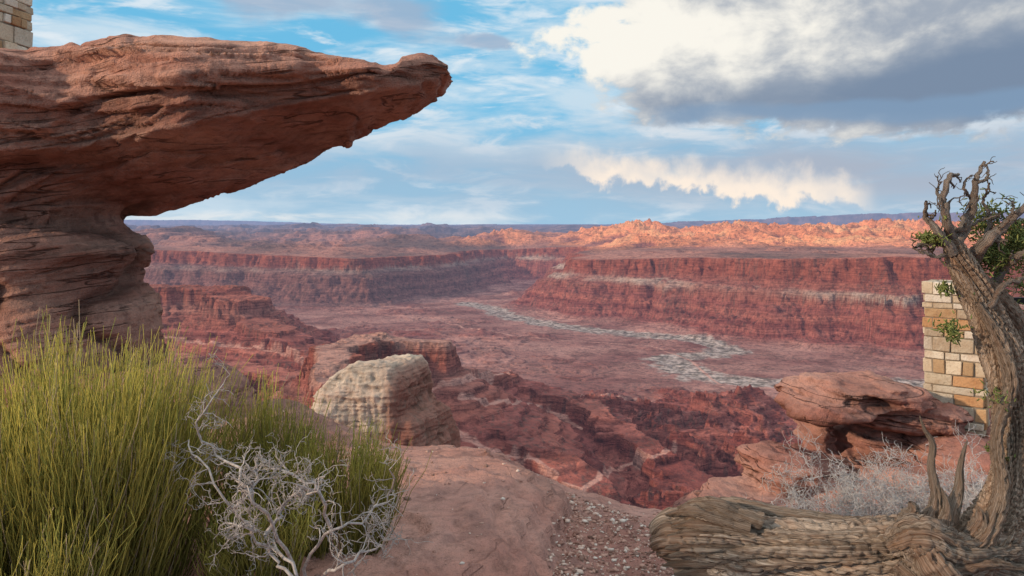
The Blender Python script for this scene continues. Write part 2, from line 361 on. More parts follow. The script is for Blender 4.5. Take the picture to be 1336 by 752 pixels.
parts=[el(1116,515,8.6,.72,.6,.14,3.6,.1),el(1112,506,8.45,.48,.5,.11,3.,.15),el(1076,528,8.4,.42,.5,.09,3),el(1170,536,8.7,.6,.5,.17,3.2),
 el(1225,602,8.9,.80,.7,.48,3.2),el(1135,590,9.0,.36,.5,.45,3),el(1190,625,8.3,.75,.7,.28,3,.1),el(1270,615,8.3,.75,.8,.36,3.2),
 el(1062,565,8.9,.11,.3,.26,2.6),el(1012,612,8.0,.28,.4,.19,3.2,.2),el(1060,604,8.6,.36,.5,.15,3),
 el(1100,668,8.1,.9,.9,.36,3.2),el(985,668,7.6,.46,.7,.21,3),el(1360,620,8.4,.9,1.0,.50,3),el(940,690,7.2,.4,.6,.18,3)]
def disp_l(co,nn):
    x,y,z=co.T;return strat(co,nn,3.6,-.10,.10,105,.5)+.10*fbm3(x*1.1,y*1.1,z*1.6,4,130)+.035*fbm3(x*4,y*4,z*6,3,150)
def col_l(co,nn,d):
    x,y,z=co.T;f=np.clip(.5+fbm3(x*.9,y*.9,z*3.5,4,180),0,1)[:,None]
    c=np.array((.31,.13,.10))*(1-f)+np.array((.48,.27,.21))*f
    un=ss(.2,-.5,nn[:,2])[:,None]  # shade below the rock lips painted in by face direction
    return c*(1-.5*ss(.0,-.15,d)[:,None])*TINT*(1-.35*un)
rock('sandstone_ledge',parts,.022,disp_l,M_red2,2,col_l)
rock('sandstone_boulder',[el(235,560,7.6,.62,.9,.62,2.6),el(120,600,7.2,1.2,.8,.8,2.6),el(310,655,7.4,.6,.8,.5,2.6)],.035,disp_l,M_red2,3,col_l)
M_but=rockmat('butte_rock',.06,(.24,.18,.14),1.,0,.3,2.)
def br(py,l,r,dd,n=44,e=.30):
    d=250.;z=-(py-HY)/F*d;a=(l-CX)/F*d;b=(r-CX)/F*d;o=[]
    for j in range(n):
        x=(a+b)/2+(b-a)/2*math.copysign(abs(math.cos(2*math.pi*j/n))**e,math.cos(2*math.pi*j/n));y=d+6+dd*math.copysign(abs(math.sin(2*math.pi*j/n))**e,math.sin(2*math.pi*j/n))
        o.append((x+.45*(y-d-6),y,z))
    return o
cap=loft([br(473,490,520,7),br(477,470,530,10),br(488,452,536,12),br(500,440,540,13),br(512,434,542,14),br(540,433,544,14),br(575,430,548,15),br(640,420,556,16),br(760,400,575,20)])
sh=loft([br(536,520,554,9),br(545,512,562,12),br(580,505,572,14),br(760,480,590,17)])
def disp_b(co,nn):
    x,y,z=co.T;v=rid2((x+y*.4)/6,(y-x*.3)/6,3,7)
    return 1.5*fbm3(x/12,y/12,z/10,4,200)+.7*fbm3(x/3,y/3,z/5,3,210)-1.6*(v-.5)*(1-ss(-.2,.6,nn[:,2]))+strat(co/10,nn,3,0,.5,220)
def col_b(co,nn,d):
    z=co[:,2]+1.5*fbm3(co[:,0]/6,co[:,1]/6,co[:,2]/6,3,230);k=ss(-65,-71,z)[:,None]
    c=np.array((.54,.45,.36))*(1-k)+np.array((.33,.17,.125))*k
    st=np.clip(fbm3(co[:,0]/2.5,co[:,1]/2.5,co[:,2]/30,3,240),-1,1)[:,None];c=c*(1+.4*st)
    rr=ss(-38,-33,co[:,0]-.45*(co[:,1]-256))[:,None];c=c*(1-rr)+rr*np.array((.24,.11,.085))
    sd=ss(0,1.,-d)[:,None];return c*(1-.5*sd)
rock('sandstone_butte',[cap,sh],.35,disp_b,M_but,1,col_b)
# ---------------------------------------------------------------- foreground ground
gx=np.linspace(-11,11,800);gy=np.linspace(-9,11.5,740);GXX,GYY=np.meshgrid(gx,gy)
ex=[-11,-4,-2,-.9,-.1,.3,.63,1.27,1.8,2.6,4,6,11];ey=[9.5,8.8,8.0,7.2,7.4,7.1,6.7,5.9,5.9,6.6,8.2,9,9]
def GH(x,y):
    e=np.interp(x,ex,ey)+.22*fbm2(x*1.1,y*.6,3,501)
    z=-1.70-.055*np.clip(y-2,0,9)
    se=np.interp(y,[0,3.2,4.2,5.2,6,7.4],[-.1,.02,.16,.30,.05,-.5])+.12*fbm2(y*1.5,x*.5,4,520)
    slabm=(.5*ss(.10,.06,x-se)+.3*ss(-.02,-.06,x-se)+.2*ss(-.20,-.24,x-se+.1*fbm2(y*2,x,3,525)))*ss(-3.6,-1.9,x)
    z=z+.20*slabm
    z=z-.10*ss(-.2,.6,x)-.10*ss(.2,1.2,x)*ss(3.8,5.5,y)-.28*ss(1.3,2.6,x)*ss(4.1,5.4,y)
    z=z-.26*ss(4.9,7.0,y)*ss(-2.5,-1.2,x)
    z=z+.05*fbm2(x*.9,y*.9,4,540)+.016*fbm2(x*6,y*6,3,560)
    w=.10*fbm2(x*.8,y*.8,3,570);lam=terr(z,.055,.82,w);z=z*.15+lam*.85
    rim=ss(-.55,0.,y-e);z=z-.24*rim**2
    o=y-e;z=z-np.clip(o,0,9)*4.5-ss(0,.4,o)*.5
    xo=np.abs(x)-9;z=z-ss(0,2,xo)*2
    return z,slabm,o
GZ,SL,EO=GH(GXX,GYY)
def gmask(x,y,sl,eo):
    return (1-ss(.15,.5,sl))*ss(-.85,-1.15,eo+.3*fbm2(x*2,y*2,3,600))*ss(-.6,-.3,x)*ss(2.6,2.0,x)
gm=gmask(GXX,GYY,SL,EO)
f=np.clip(.5+fbm2(GXX*.8,GYY*.8,4,610),0,1)[...,None]
C=np.array((.37,.17,.13))*(1-f)+np.array((.53,.31,.245))*f
C=C*(1-.55*gm[...,None])+.55*gm[...,None]*np.array((.30,.17,.14))
left_soil=ss(-1.2,-1.9,GXX)[...,None];C=C*(1-.5*left_soil)+.5*left_soil*np.array((.28,.16,.11))
lich=ss(.22,.4,fbm2(GXX*3,GYY*3,5,620))[...,None]*.5;C=C*(1-lich)+lich*np.array((.22,.13,.11))
C=C*TINT
nr,nc=GXX.shape;idx=np.arange(nr*nc).reshape(nr,nc)
Q=np.stack([idx[:-1,:-1],idx[:-1,1:],idx[1:,1:],idx[1:,:-1]],-1).reshape(-1,4)
M_gr=rockmat('slickrock',1.3,(.22,.11,.085),1.,.3,.25,7.)
newobj('slickrock_ground',npmesh('slickrock_ground',np.stack([GXX,GYY,GZ],-1).reshape(-1,3),Q,4,C.reshape(-1,3)),M_gr)
def gz(x,y): return float(GH(np.array([x]),np.array([y]))[0][0])
ph=(1+5**.5)/2
ico=np.array([(-1,ph,0),(1,ph,0),(-1,-ph,0),(1,-ph,0),(0,-1,ph),(0,1,ph),(0,-1,-ph),(0,1,-ph),(ph,0,-1),(ph,0,1),(-ph,0,-1),(-ph,0,1)])/1.9
icf=np.array([(0,11,5),(0,5,1),(0,1,7),(0,7,10),(0,10,11),(1,5,9),(5,11,4),(11,10,2),(10,7,6),(7,1,8),(3,9,4),(3,4,2),(3,2,6),(3,6,8),(3,8,9),(4,9,5),(2,4,11),(6,2,10),(8,6,7),(9,8,1)])
N=52000;px_=R.uniform(-2.6,2.6,N);py_=R.uniform(2.6,7.3,N);z_,sl_,eo_=GH(px_,py_)
g_=gmask(px_,py_,sl_,eo_)
keep=(eo_<-.12)&(R.rand(N)<g_*.9+.022);px_,py_,z_=px_[keep],py_[keep],z_[keep];N=len(px_)
sz=.004+.015*R.rand(N)**3
V=ico[None]*(1+.35*R.randn(N,12,1))*sz[:,None,None]*np.array((1,1,.6))*R.uniform(.6,1.3,(N,1,3))+np.stack([px_,py_,z_+sz*.25],-1)[:,None]
Fc=(icf[None]+12*np.arange(N)[:,None,None]).reshape(-1,3)
pal=np.array([(.50,.31,.25),(.34,.19,.15),(.66,.52,.44),(.24,.15,.12),(.70,.62,.55)])
pc=pal[R.choice(5,N,p=[.32,.26,.18,.14,.10])];pc=np.repeat(pc[:,None],12,1).reshape(-1,3)
m,t,b=newmat('gravel_stone');t.L.new(attr(t,'Col'),b.inputs['Base Color'])
newobj('gravel',npmesh('gravel',V.reshape(-1,3),Fc,3,pc),m,smooth=False)
# ---------------------------------------------------------------- tubes
class Tubes:
    def __init__(s): s.V=[];s.F=[];s.C=[];s.G=[];s.n=0
    def add(s,P,r,k=5,col=(.3,.3,.3),groove=None,cap=True):
        P=np.asarray(P,float);n=len(P);r=np.asarray(r,float)
        T=np.gradient(P,axis=0);T/=np.linalg.norm(T,axis=1)[:,None]+1e-9
        u=np.cross(T[0],(0,0,1) if abs(T[0][2])<.9 else (1,0,0));u/=np.linalg.norm(u);Us=[u]
        for i in range(1,n):
            u=u-T[i]*np.dot(u,T[i]);u/=np.linalg.norm(u)+1e-9;Us.append(u)
        U=np.array(Us);B=np.cross(T,U);a=np.linspace(0,2*np.pi,k,endpoint=False)
        L=np.concatenate([[0],np.cumsum(np.linalg.norm(np.diff(P,axis=0),axis=1))])
        rr=np.repeat(r[:,None],k,1)
        if groove: rr=rr*groove(a[None]+0*rr,L[:,None]+0*rr)
        V=P[:,None]+rr[...,None]*(np.cos(a)[None,:,None]*U[:,None]+np.sin(a)[None,:,None]*B[:,None])
        i=np.arange(n*k).reshape(n,k)+s.n;j=np.roll(i,-1,1)
        s.V.append(V.reshape(-1,3));s.F.append(np.stack([i[:-1],j[:-1],j[1:],i[1:]],-1).reshape(-1,4))
        c=np.asarray(col,float);s.C.append(np.tile(c,(n*k,1)) if c.ndim==1 else np.repeat(c,k,0))
        g=np.stack([np.cos(a)[None]+0*rr,np.sin(a)[None]+0*rr,L[:,None]+0*rr],-1);s.G.append(g.reshape(-1,3));s.n+=n*k
    def obj(s,name,mat,parent=None):
        return newobj(name,npmesh(name,np.concatenate(s.V),np.concatenate(s.F),4,np.concatenate(s.C),np.concatenate(s.G)),mat,parent)
def cr(pts,n):
    p=np.asarray(pts,float);p=np.vstack([2*p[0]-p[1],p,2*p[-1]-p[-2]]);m=len(p)-3;o=[]
    for q in np.linspace(0,m-1e-6,n):
        i=int(q);t=q-i;a,b,c,d=p[i:i+4];o.append(.5*((2*b)+(-a+c)*t+(2*a-5*b+4*c-d)*t*t+(-a+3*b-3*c+d)*t**3))
    return np.array(o)
def ephedra(name,cx,cy,sp,h,n,seed):
    r=np.random.RandomState(seed);T=Tubes()
    z0=gz(cx,cy)
    ncl=max(8,n//90);cl=[(r.rand()*2*np.pi,r.rand()**.6,r.uniform(.76,1.08),r.uniform(.8,1.2)) for _ in range(ncl)]
    for i in range(n):
        a,q,hk,ck=cl[r.randint(ncl)];a=a+.16*r.randn()/(.3+q);q=q+.05*r.randn();bx=cx+sp*q*math.cos(a)*.8;by=cy+sp*q*math.sin(a)*.7
        lean=.30*q+.09*r.randn();hh=h*hk*(1-.20*q*q)*(r.uniform(.62,1.03) if r.rand()<.75 else r.uniform(.25,.6))
        la=a+.5*r.randn();st=0 if r.rand()<.45 else r.uniform(.1,.6)*hh
        ox=math.cos(la)*lean*hh;oy=math.sin(la)*lean*hh
        tt=np.linspace(0,1,6);cv=tt**.8;wob=.016*r.randn(2,6)*tt
        f0=st/h
        P=np.stack([bx+ox*(f0+(1-f0)*cv)+wob[0],by+oy*(f0+(1-f0)*cv)+wob[1],z0-.03+st+(hh-st)*tt],-1)
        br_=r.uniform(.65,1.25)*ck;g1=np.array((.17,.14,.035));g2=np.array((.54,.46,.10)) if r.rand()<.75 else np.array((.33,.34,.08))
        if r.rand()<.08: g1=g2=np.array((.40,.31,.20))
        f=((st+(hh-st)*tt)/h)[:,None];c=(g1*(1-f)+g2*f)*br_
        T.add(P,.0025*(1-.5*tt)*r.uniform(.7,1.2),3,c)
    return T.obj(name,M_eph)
M_eph,t,b=newmat('ephedra_stem',.7);t.L.new(attr(t,'Col'),b.inputs['Base Color'])
ephedra('ephedra_bush',-1.98,3.25,.62,1.13,8600,1)
ephedra('ephedra_bush',-1.33,3.95,.24,.84,1500,2)
ephedra('ephedra_bush',-.90,3.75,.32,.68,2600,3)
ephedra('ephedra_bush',-1.85,2.75,.42,.62,2600,4)
ephedra('ephedra_bush',-1.15,3.3,.30,.40,1300,5)
def twig(T,p,d,L,r,lv,rs,col,crook=.35,nb=3,minr=.0008,flat=1.,grav=0.):
    n=5;P=[np.array(p)];d=np.array(d,float)
    for i in range(n):
        d=d+crook*rs.randn(3)*np.array((1,flat,1));d[2]+=grav;d/=np.linalg.norm(d);P.append(P[-1]+d*L/n)
    rr=np.linspace(r,r*.6,n+1);T.add(P,rr,5 if r>.004 else 3,np.array(col)*rs.uniform(.8,1.15))
    if lv>0:
        for k in range(nb):
            i=rs.randint(1,n+1);dd=d+.75*rs.randn(3)*np.array((1,flat,1));dd/=np.linalg.norm(dd)
            twig(T,P[i],dd,L*rs.uniform(.5,.85),max(rr[i]*.68,minr),lv-1,rs,col,crook,nb,minr,flat,grav)
M_tw,t,b=newmat('dead_twig',.85);P=t.n('ShaderNodeNewGeometry').outputs['Position']
c=attr(t,'Col');n1=t.noise(P,60,3);c=t.mix(t.sst(n1,.4,.65,0,.6),c,t.mix(1.,c,(.45,.41,.39),'MULTIPLY'));t.L.new(c,b.inputs['Base Color'])
T=Tubes();rs=np.random.RandomState(5)
dc=(.47,.43,.41)
mains=[[(400,790),(380,735),(345,700),(300,665),(262,605),(240,575)],[(400,790),(400,735),(430,695),(470,680),(505,650),(512,615)],[(385,760),(350,720),(318,690),(285,680)],[(380,735),(350,680),(318,630),(285,590),(258,560),(290,500)],[(400,770),(445,735),(490,715),(522,700)],[(345,700),(380,650),(415,640)],[(300,665),(330,640),(335,600)],[(430,695),(420,650),(380,620),(345,610)]]
for mn in mains:
    P=cr([W(a,b_,2.85+.12*rs.randn()) for a,b_ in mn],18);P+=rs.randn(*P.shape)*.008
    rr=np.linspace(.0075,.0028,18);T.add(P,rr,6,dc)
    for k in range(5,18):
        for _ in range(1+(k%3==0)):
            d=rs.randn(3);d[1]*=.5;d+=.8*(P[k]-P[k-1])/np.linalg.norm(P[k]-P[k-1]);d/=np.linalg.norm(d)
            twig(T,P[k],d,rs.uniform(.06,.12),rr[k]*.65,2+(k%2),rs,dc,.45,2,.0013,.6)
T.obj('dead_branch',M_tw)
def shrub(name,px,d,w,top_py,n,seed,col):
    T=Tubes();rs=np.random.RandomState(seed);x=(px-CX)/F*d;z0=gz(x,d);h=-(top_py-HY)/F*d-z0
    for i in range(n):
        ox,oy=rs.uniform(-w,w),rs.uniform(-.3,.3)
        dr=np.array((rs.randn()*.7,rs.randn()*.5,.9));dr/=np.linalg.norm(dr)
        twig(T,(x+ox,d+oy,z0-.02),dr,h*rs.uniform(.42,.62),.006,4,rs,col,.28,3,.0019,1.,.05)
    T.obj(name,M_tw)
shrub('grey_shrub',1120,5.7,.48,588,46,9,(.56,.55,.55))
shrub('grey_shrub',1245,5.7,.40,580,36,10,(.58,.57,.57))
# ---------------------------------------------------------------- juniper
M_wood,t,b=newmat('weathered_juniper_wood',.85)
G=attr(t,'Grain',True);c=attr(t,'Col')
g1=t.noise(t.mapv(G,(9.,9.,1.2)),1.,6,.65,.4);g2=t.noise(t.mapv(G,(30.,30.,2.6)),1.,5,.65,.3);g3=t.noise(t.mapv(G,(1.5,1.5,3.)),1.,4,.6)
c=t.mix(t.sst(g1,.4,.62,0,.8),c,t.mix(1.,c,(.42,.34,.29),'MULTIPLY'))
c=t.mix(t.sst(g2,.5,.66,0,.8),c,(.78,.65,.53));c=t.mix(t.sst(g2,.47,.34,0,.9),c,(.07,.045,.035))
c=t.mix(t.sst(g3,.5,.7,0,.5),c,(.42,.22,.13))
t.L.new(c,b.inputs['Base Color']);bump(t,b,t.m('ADD',g1,t.m('MULTIPLY',g2,1.)),1.,.03)
jt=empty('juniper_tree');T=Tubes()
def groove(tw,amp,seed,fr=2.2,ls=1.3):
    def f(a,L):
        a2=a+tw*L;x=np.cos(a2)*fr;y=np.sin(a2)*fr
        n=P3(x,y,L*ls,seed);n2=P3(x*3,y*3,L*ls*1.2,seed+4);n3=P3(x*7,y*7,L*ls*1.6,seed+8);big=P3(x*.5,y*.5,L*3.2,seed+6)
        return 1+amp*(-1.1*np.exp(-(n/.10)**2)+.45*n2+.8*big-.6*np.exp(-(n3/.15)**2))
    return f
wg=(.60,.46,.35)
def limb(pts,rad,n,k,tw,amp,seed,col=(.57,.46,.37),fr=2.2):
    P=cr([W(*p) for p in pts],n);r=np.interp(np.linspace(0,1,n),np.linspace(0,1,len(rad)),rad)
    T.add(P,r,k,col,groove(tw,amp,seed,fr));return P,r
limb([(868,712,3.85),(880,706,3.82),(930,708,3.75),(1000,716,3.65),(1080,722,3.55),(1160,722,3.5),(1240,725,3.45),(1330,752,3.4),(1420,790,3.4)],[.09,.155,.165,.15,.145,.15,.17,.17,.13],260,120,.7,.24,3,fr=2.8)
limb([(862,690,3.95),(900,672,3.9),(960,668,3.8),(1060,684,3.7),(1160,690,3.6)],[.02,.06,.07,.06,.05],90,48,1,.22,13)
for i,(a,b_,c_) in enumerate([(864,738,3.7),(868,716,3.66),(870,700,3.7),(868,672,3.8),(880,750,3.6),(884,662,3.85),(872,726,3.62),(876,688,3.72)]):
    limb([(a,b_,c_),(a+40,b_-4,3.66),(a+110,b_*.6+284,3.6)],[.006,.036,.045],40,20,2,.35,20+i)
limb([(1180,752,3.4),(1235,735,3.35),(1285,705,3.35),(1312,655,3.4),(1322,600,3.45),(1322,540,3.5),(1312,480,3.5),(1290,420,3.5),(1268,370,3.5),(1248,335,3.5),(1240,312,3.5)],[.10,.13,.12,.095,.085,.085,.092,.085,.07,.055,.035],260,100,2.2,.30,33,wg,2.6)
limb([(1300,742,3.5),(1345,690,3.5),(1352,620,3.5),(1338,540,3.6),(1340,470,3.6),(1325,420,3.6),(1290,380,3.55),(1262,350,3.5)],[.12,.10,.075,.07,.065,.06,.05,.03],160,60,2.2,.28,43,wg)
limb([(1240,735,3.25),(1285,700,3.24),(1306,640,3.32),(1300,570,3.36),(1318,500,3.38),(1300,440,3.42),(1275,395,3.42)],[.05,.045,.035,.028,.034,.03,.012],120,30,4,.35,47,wg)
limb([(1190,700,3.35),(1212,680,3.35),(1222,650,3.38),(1215,610,3.4),(1217,580,3.4),(1206,560,3.4),(1200,543,3.4)],[.07,.05,.026,.018,.014,.008,.003],70,28,3,.3,53)
limb([(1225,715,3.3),(1238,675,3.35),(1250,640,3.4),(1253,610,3.42),(1257,592,3.42),(1262,575,3.44)],[.07,.045,.024,.014,.010,.003],60,28,3,.3,63)
limb([(1205,700,3.3),(1228,690,3.3),(1236,660,3.33),(1228,636,3.36)],[.05,.04,.02,.004],40,24,3,.3,67)
limb([(1190,700,3.25),(1220,745,3.2),(1260,790,3.2)],[.09,.10,.08],50,40,2,.3,73)
limb([(1160,712,3.28),(1200,700,3.22),(1250,720,3.22),(1320,712,3.3)],[.05,.085,.08,.06],60,40,2,.35,83)
for i,q in enumerate([[(1180,690,3.3),(1192,668,3.3),(1188,655,3.3)],[(1265,700,3.28),(1280,680,3.26),(1276,662,3.3)],[(1170,735,3.25),(1195,760,3.2),(1215,790,3.2)],[(1240,740,3.18),(1290,735,3.18),(1336,742,3.2)]]):
    limb(q,[.05,.035,.008],30,24,3,.35,90+i)
brs=[([(1245,325),(1228,318),(1212,318),(1196,322)],.024),([(1245,330),(1222,300),(1208,285),(1209,262)],.024),([(1244,318),(1236,290),(1232,262),(1238,232),(1250,228)],.026),
([(1232,262),(1222,250),(1228,236)],.010),([(1248,318),(1262,290),(1270,262),(1272,238),(1283,212)],.028),([(1270,262),(1258,246),(1262,232)],.010),([(1272,240),(1288,232),(1290,222)],.009),
([(1262,345),(1285,318),(1305,300),(1340,268),(1370,250)],.036),([(1285,318),(1292,285),(1284,262),(1290,240)],.016),([(1305,300),(1320,278),(1322,262)],.012),
([(1250,330),(1225,335),(1205,330),(1192,325)],.012),([(1290,385),(1310,350),(1336,330),(1370,315)],.030),([(1240,300),(1256,300),(1275,290),(1300,282)],.014),([(1290,400),(1312,372),(1350,360)],.022)]
rs=np.random.RandomState(21)
for pts,r0 in brs:
    n=26;P=cr([W(a,b_,3.5+.05*rs.randn()) for a,b_ in pts],n)+rs.randn(n,3)*.0035;rr=np.linspace(r0,r0*.28,n)
    T.add(P,rr,12,(.56,.49,.43),groove(4,.22,rs.randint(99),1.5,6))
    for k in range(8,n,5):
        d=rs.randn(3);d[1]*=.7;d+=.7*(P[k]-P[k-1])/np.linalg.norm(P[k]-P[k-1]);d/=np.linalg.norm(d)
        twig(T,P[k],d,rs.uniform(.04,.09),max(rr[k]*.5,.004),1,rs,(.48,.42,.37),.4,2,.0022)
T.obj('trunk',M_wood,jt)
FT=Tubes()
def foliage(px,py,d,w,h,n,seed):
    r=np.random.RandomState(seed);c=np.array(W(px,py,d))
    for i in range(n):
        q=r.randn(3)*np.array((w,.10,h))*.5;p=c+q
        if P3(np.array([p[0]*9]),np.array([p[1]*9]),np.array([p[2]*9]),3)[0]<-.02: continue
        dr=r.randn(3)+np.array((0,0,.5));dr/=np.linalg.norm(dr);L=r.uniform(.012,.035)
        k=r.rand();col=np.array((.09,.12,.04))*(1-k)+np.array((.23,.26,.08))*k
        FT.add([p,p+dr*L*.5,p+dr*L],[.0035,.0038,.001],3,col)
foliage(1312,305,3.65,.20,.13,3800,1);foliage(1290,335,3.6,.14,.09,1000,2);foliage(1335,380,3.7,.13,.14,1600,3)
foliage(1248,432,3.45,.05,.05,350,4);foliage(1235,378,3.5,.03,.03,150,5);foliage(1212,312,3.5,.05,.03,260,6);foliage(1216,284,3.5,.03,.02,80,7);foliage(1300,520,3.4,.04,.04,120,8);foliage(1300,590,3.5,.03,.03,80,9)
M_fol,t,b=newmat('juniper_foliage',.7);t.L.new(attr(t,'Col'),b.inputs['Base Color'])
FT.obj('foliage',M_fol,jt)
# ---------------------------------------------------------------- masonry pillars
M_st,t,b=newmat('cut_stone');P=t.n('ShaderNodeNewGeometry').outputs['Position'];c=attr(t,'Col')
n1=t.noise(P,7,5,.6);n2=t.noise(P,45,4,.6)
c=t.mix(t.sst(n1,.4,.7,0,.5),c,t.mix(1.,c,(.65,.5,.40),'MULTIPLY'));c=t.mix(t.sst(n2,.5,.7,0,.35),c,(.18,.13,.09))
t.L.new(c,b.inputs['Base Color']);bump(t,b,t.m('ADD',n1,n2),.6,.02)
M_mo,t,b=newmat('mortar');P=t.n('ShaderNodeNewGeometry').outputs['Position'];t.L.new(t.mix(t.noise(P,20),(.20,.16,.12),(.32,.27,.21)),b.inputs['Base Color'])
spal=[(.64,.53,.39),(.68,.60,.48),(.52,.35,.20),(.50,.29,.15),(.56,.46,.34),(.66,.56,.42),(.69,.62,.52)]
def pillar(name,cx,cy,z0,z1,w,dp,rot,seed):
    r=random.Random(seed);E=empty(name);V=[];Fs=[];C=[]
    def box(a,b_,col):
        o=len(V)
        for x in (a[0],b_[0]):
            for y in (a[1],b_[1]):
                for z in (a[2],b_[2]): V.append((x+r.uniform(-.006,.006),y+r.uniform(-.006,.006),z+r.uniform(-.006,.006)));C.append(col)
        for q in ((0,1,3,2),(4,6,7,5),(0,4,5,1),(2,3,7,6),(0,2,6,4),(1,5,7,3)): Fs.append(tuple(o+i for i in q))
    z=z0;gi=0
    while z<z1-.03:
        h=min(r.choice([.07,.09,.11,.13,.17,.2]),z1-z)
        if z1-z-h<.05:h=z1-z
        for side in range(4):
            Ls=w if side%2==0 else dp;Os=dp if side%2==0 else w
            a=-Ls/2+ (0 if (gi+side)%2==0 else .09);e=Ls/2-(0 if (gi+side)%2==0 else .09)
            ns_=r.choice([1,2,2,3]) if Ls>.4 else r.choice([1,1,2]);xs=[a]+sorted(a+(e-a)*(k+r.uniform(-.2,.2))/ns_ for k in range(1,ns_))+[e]
            for x0,x1 in zip(xs,xs[1:]):
                pr=r.uniform(0,.028);col=r.choice(spal);k=r.uniform(.75,1.08);col=tuple(q*k for q in col)
                lo=(x0+.006,-Os/2-pr,z+.006);hi=(x1-.006,-Os/2+.085,z+h-.006)
                n0=len(V);box(lo,hi,col)
                ang=side*math.pi/2
                for i in range(n0,len(V)):
                    x,y,zq=V[i];V[i]=(x*math.cos(ang)-y*math.sin(ang),x*math.sin(ang)+y*math.cos(ang),zq)
        z+=h;gi+=1
    me=bpy.data.meshes.new('stones');me.from_pydata(V,[],Fs);setcol(me,np.array(C));o=newobj('stones',me,M_st,E,False)
    bv=o.modifiers.new('b','BEVEL');bv.width=.009;bv.segments=2
    me=bpy.data.meshes.new('mortar_core');a=w/2-.012;b_=dp/2-.012
    me.from_pydata([(x,y,zz_) for zz_ in (z0-.3,z1-.01) for x,y in ((-a,-b_),(a,-b_),(a,b_),(-a,b_))],[],[(3,2,1,0),(4,5,6,7),(0,1,5,4),(1,2,6,5),(2,3,7,6),(3,0,4,7)])
    newobj('mortar_core',me,M_mo,E,False)
    E.location=(cx,cy,0);E.rotation_euler=(0,0,rot);return E
c=W(1250,548,8.75);pillar('stone_pillar',c[0]-.02,8.75,c[2]-.2,-.68,.60,.5,math.radians(-38),3)
c=W(-5,58,8.3);pillar('stone_pillar',c[0]-.10,8.4,c[2]-.15,3.6,.55,.5,math.radians(-8),6)
M_ir,t,b=newmat('black_steel',.5);b.inputs['Base Color'].default_value=(.02,.02,.022,1);b.inputs['Metallic'].default_value=.6
import bmesh
bm=bmesh.new()
def bb(x0,x1,y0,y1,z0,z1):
    g=bmesh.ops.create_cube(bm,size=1);
    for v in g['verts']: v.co=Vector(((x0+x1)/2+v.co.x*(x1-x0),(y0+y1)/2+v.co.y*(y1-y0),(z0+z1)/2+v.co.z*(z1-z0)))
bb(5.5,9.5,9.0,9.06,-.98,-.90);bb(5.5,9.5,9.01,9.05,-1.5,-1.46);bb(5.5,9.5,9.01,9.05,-2.05,-2.01)
for x in (6.9,8.6): bb(x,x+.06,9.003,9.057,-2.6,-.98)
me=bpy.data.meshes.new('steel_railing');bm.to_mesh(me);bm.free();o=newobj('steel_railing',me,M_ir,None,False)
o.modifiers.new('b','BEVEL').width=.006
# ---------------------------------------------------------------- WORLD
SE=math.radians(18);SA=(-.92,-.39)
w=bpy.data.worlds.new("World");scene.world=w;w.use_nodes=True;t=NT(w.node_tree);bg=t.N['Background'];bg.inputs[1].default_value=.1
sky=t.n('ShaderNodeTexSky',sky_type='NISHITA');sky.sun_disc=False;sky.sun_elevation=SE;sky.sun_rotation=math.atan2(SA[0],SA[1]);sky.altitude=1500;sky.dust_density=.6;sky.ozone_density=2.
tc=t.n('ShaderNodeTexCoord').outputs['Generated'];sp=t.n('ShaderNodeSeparateXYZ');t.L.new(tc,sp.inputs[0])
x,y,z=sp.outputs
az=t.m('ARCTAN2',x,y);hr=t.m('SQRT',t.m('ADD',t.m('MULTIPLY',x,x),t.m('MULTIPLY',y,y)));e=t.m('ARCTAN2',z,hr)
S=lambda c,k=10:tuple((v/255.)**2.2*k for v in c)
def A(px): return math.atan((px-CX)/F)
def E_(px,py): return math.atan((HY-py)/F*math.cos(A(px)))
wv=t.comb(az,e)
wn=t.n('ShaderNodeTexNoise');t.L.new(wv,wn.inputs['Vector']);wn.inputs['Scale'].default_value=5.;wn.inputs['Detail'].default_value=4
wsub=t.n('ShaderNodeVectorMath',operation='MULTIPLY_ADD');t.L.new(wn.outputs['Color'],wsub.inputs[0]);wsub.inputs[1].default_value=(.12,.06,0);wsub.inputs[2].default_value=(-.06,-.03,0)
wa=t.n('ShaderNodeVectorMath',operation='ADD');t.L.new(wv,wa.inputs[0]);t.L.new(wsub.outputs[0],wa.inputs[1]);wp=wa.outputs[0]
sw=t.n('ShaderNodeSeparateXYZ');t.L.new(wp,sw.inputs[0]);aw,ew=sw.outputs[0],sw.outputs[1]
def gau(px,py,wx,wy,warp=True):
    a_,e_=(aw,ew) if warp else (az,e)
    dx=t.m('DIVIDE',t.m('SUBTRACT',a_,A(px)),wx/F);dy=t.m('DIVIDE',t.m('SUBTRACT',e_,E_(px,py)),wy/F)
    return t.m('EXPONENT',t.m('MULTIPLY',t.m('ADD',t.m('MULTIPLY',dx,dx),t.m('MULTIPLY',dy,dy)),-1.))
def nz(sx,sy,scale,det=7,rough=.55,off=0.,dist=0.):
    q=t.n('ShaderNodeVectorMath',operation='MULTIPLY_ADD');t.L.new(wv,q.inputs[0]);q.inputs[1].default_value=(sx,sy,1);q.inputs[2].default_value=(off,off*.7,0)
    return t.noise(q.outputs[0],scale,det,rough,dist)
puff=nz(1,1.5,14,6,.58,3.1,.2);fine=nz(1,2.2,6,5,.6,7.7,.3);stk=nz(1,5,4.,6,.58,1.3,.4);stk2=nz(1,4,9,5,.6,5.3,.5)
col=t.mix(.8,sky.outputs[0],S((112,198,240)))
hb=t.sst(e,.0,.15,1.,0.)
col=t.mix(t.m('MULTIPLY',hb,.85),col,S((160,196,222)))
f1=t.sst(stk,.40,.64);col=t.mix(t.m('MULTIPLY',f1,.85),col,S((208,226,238)))
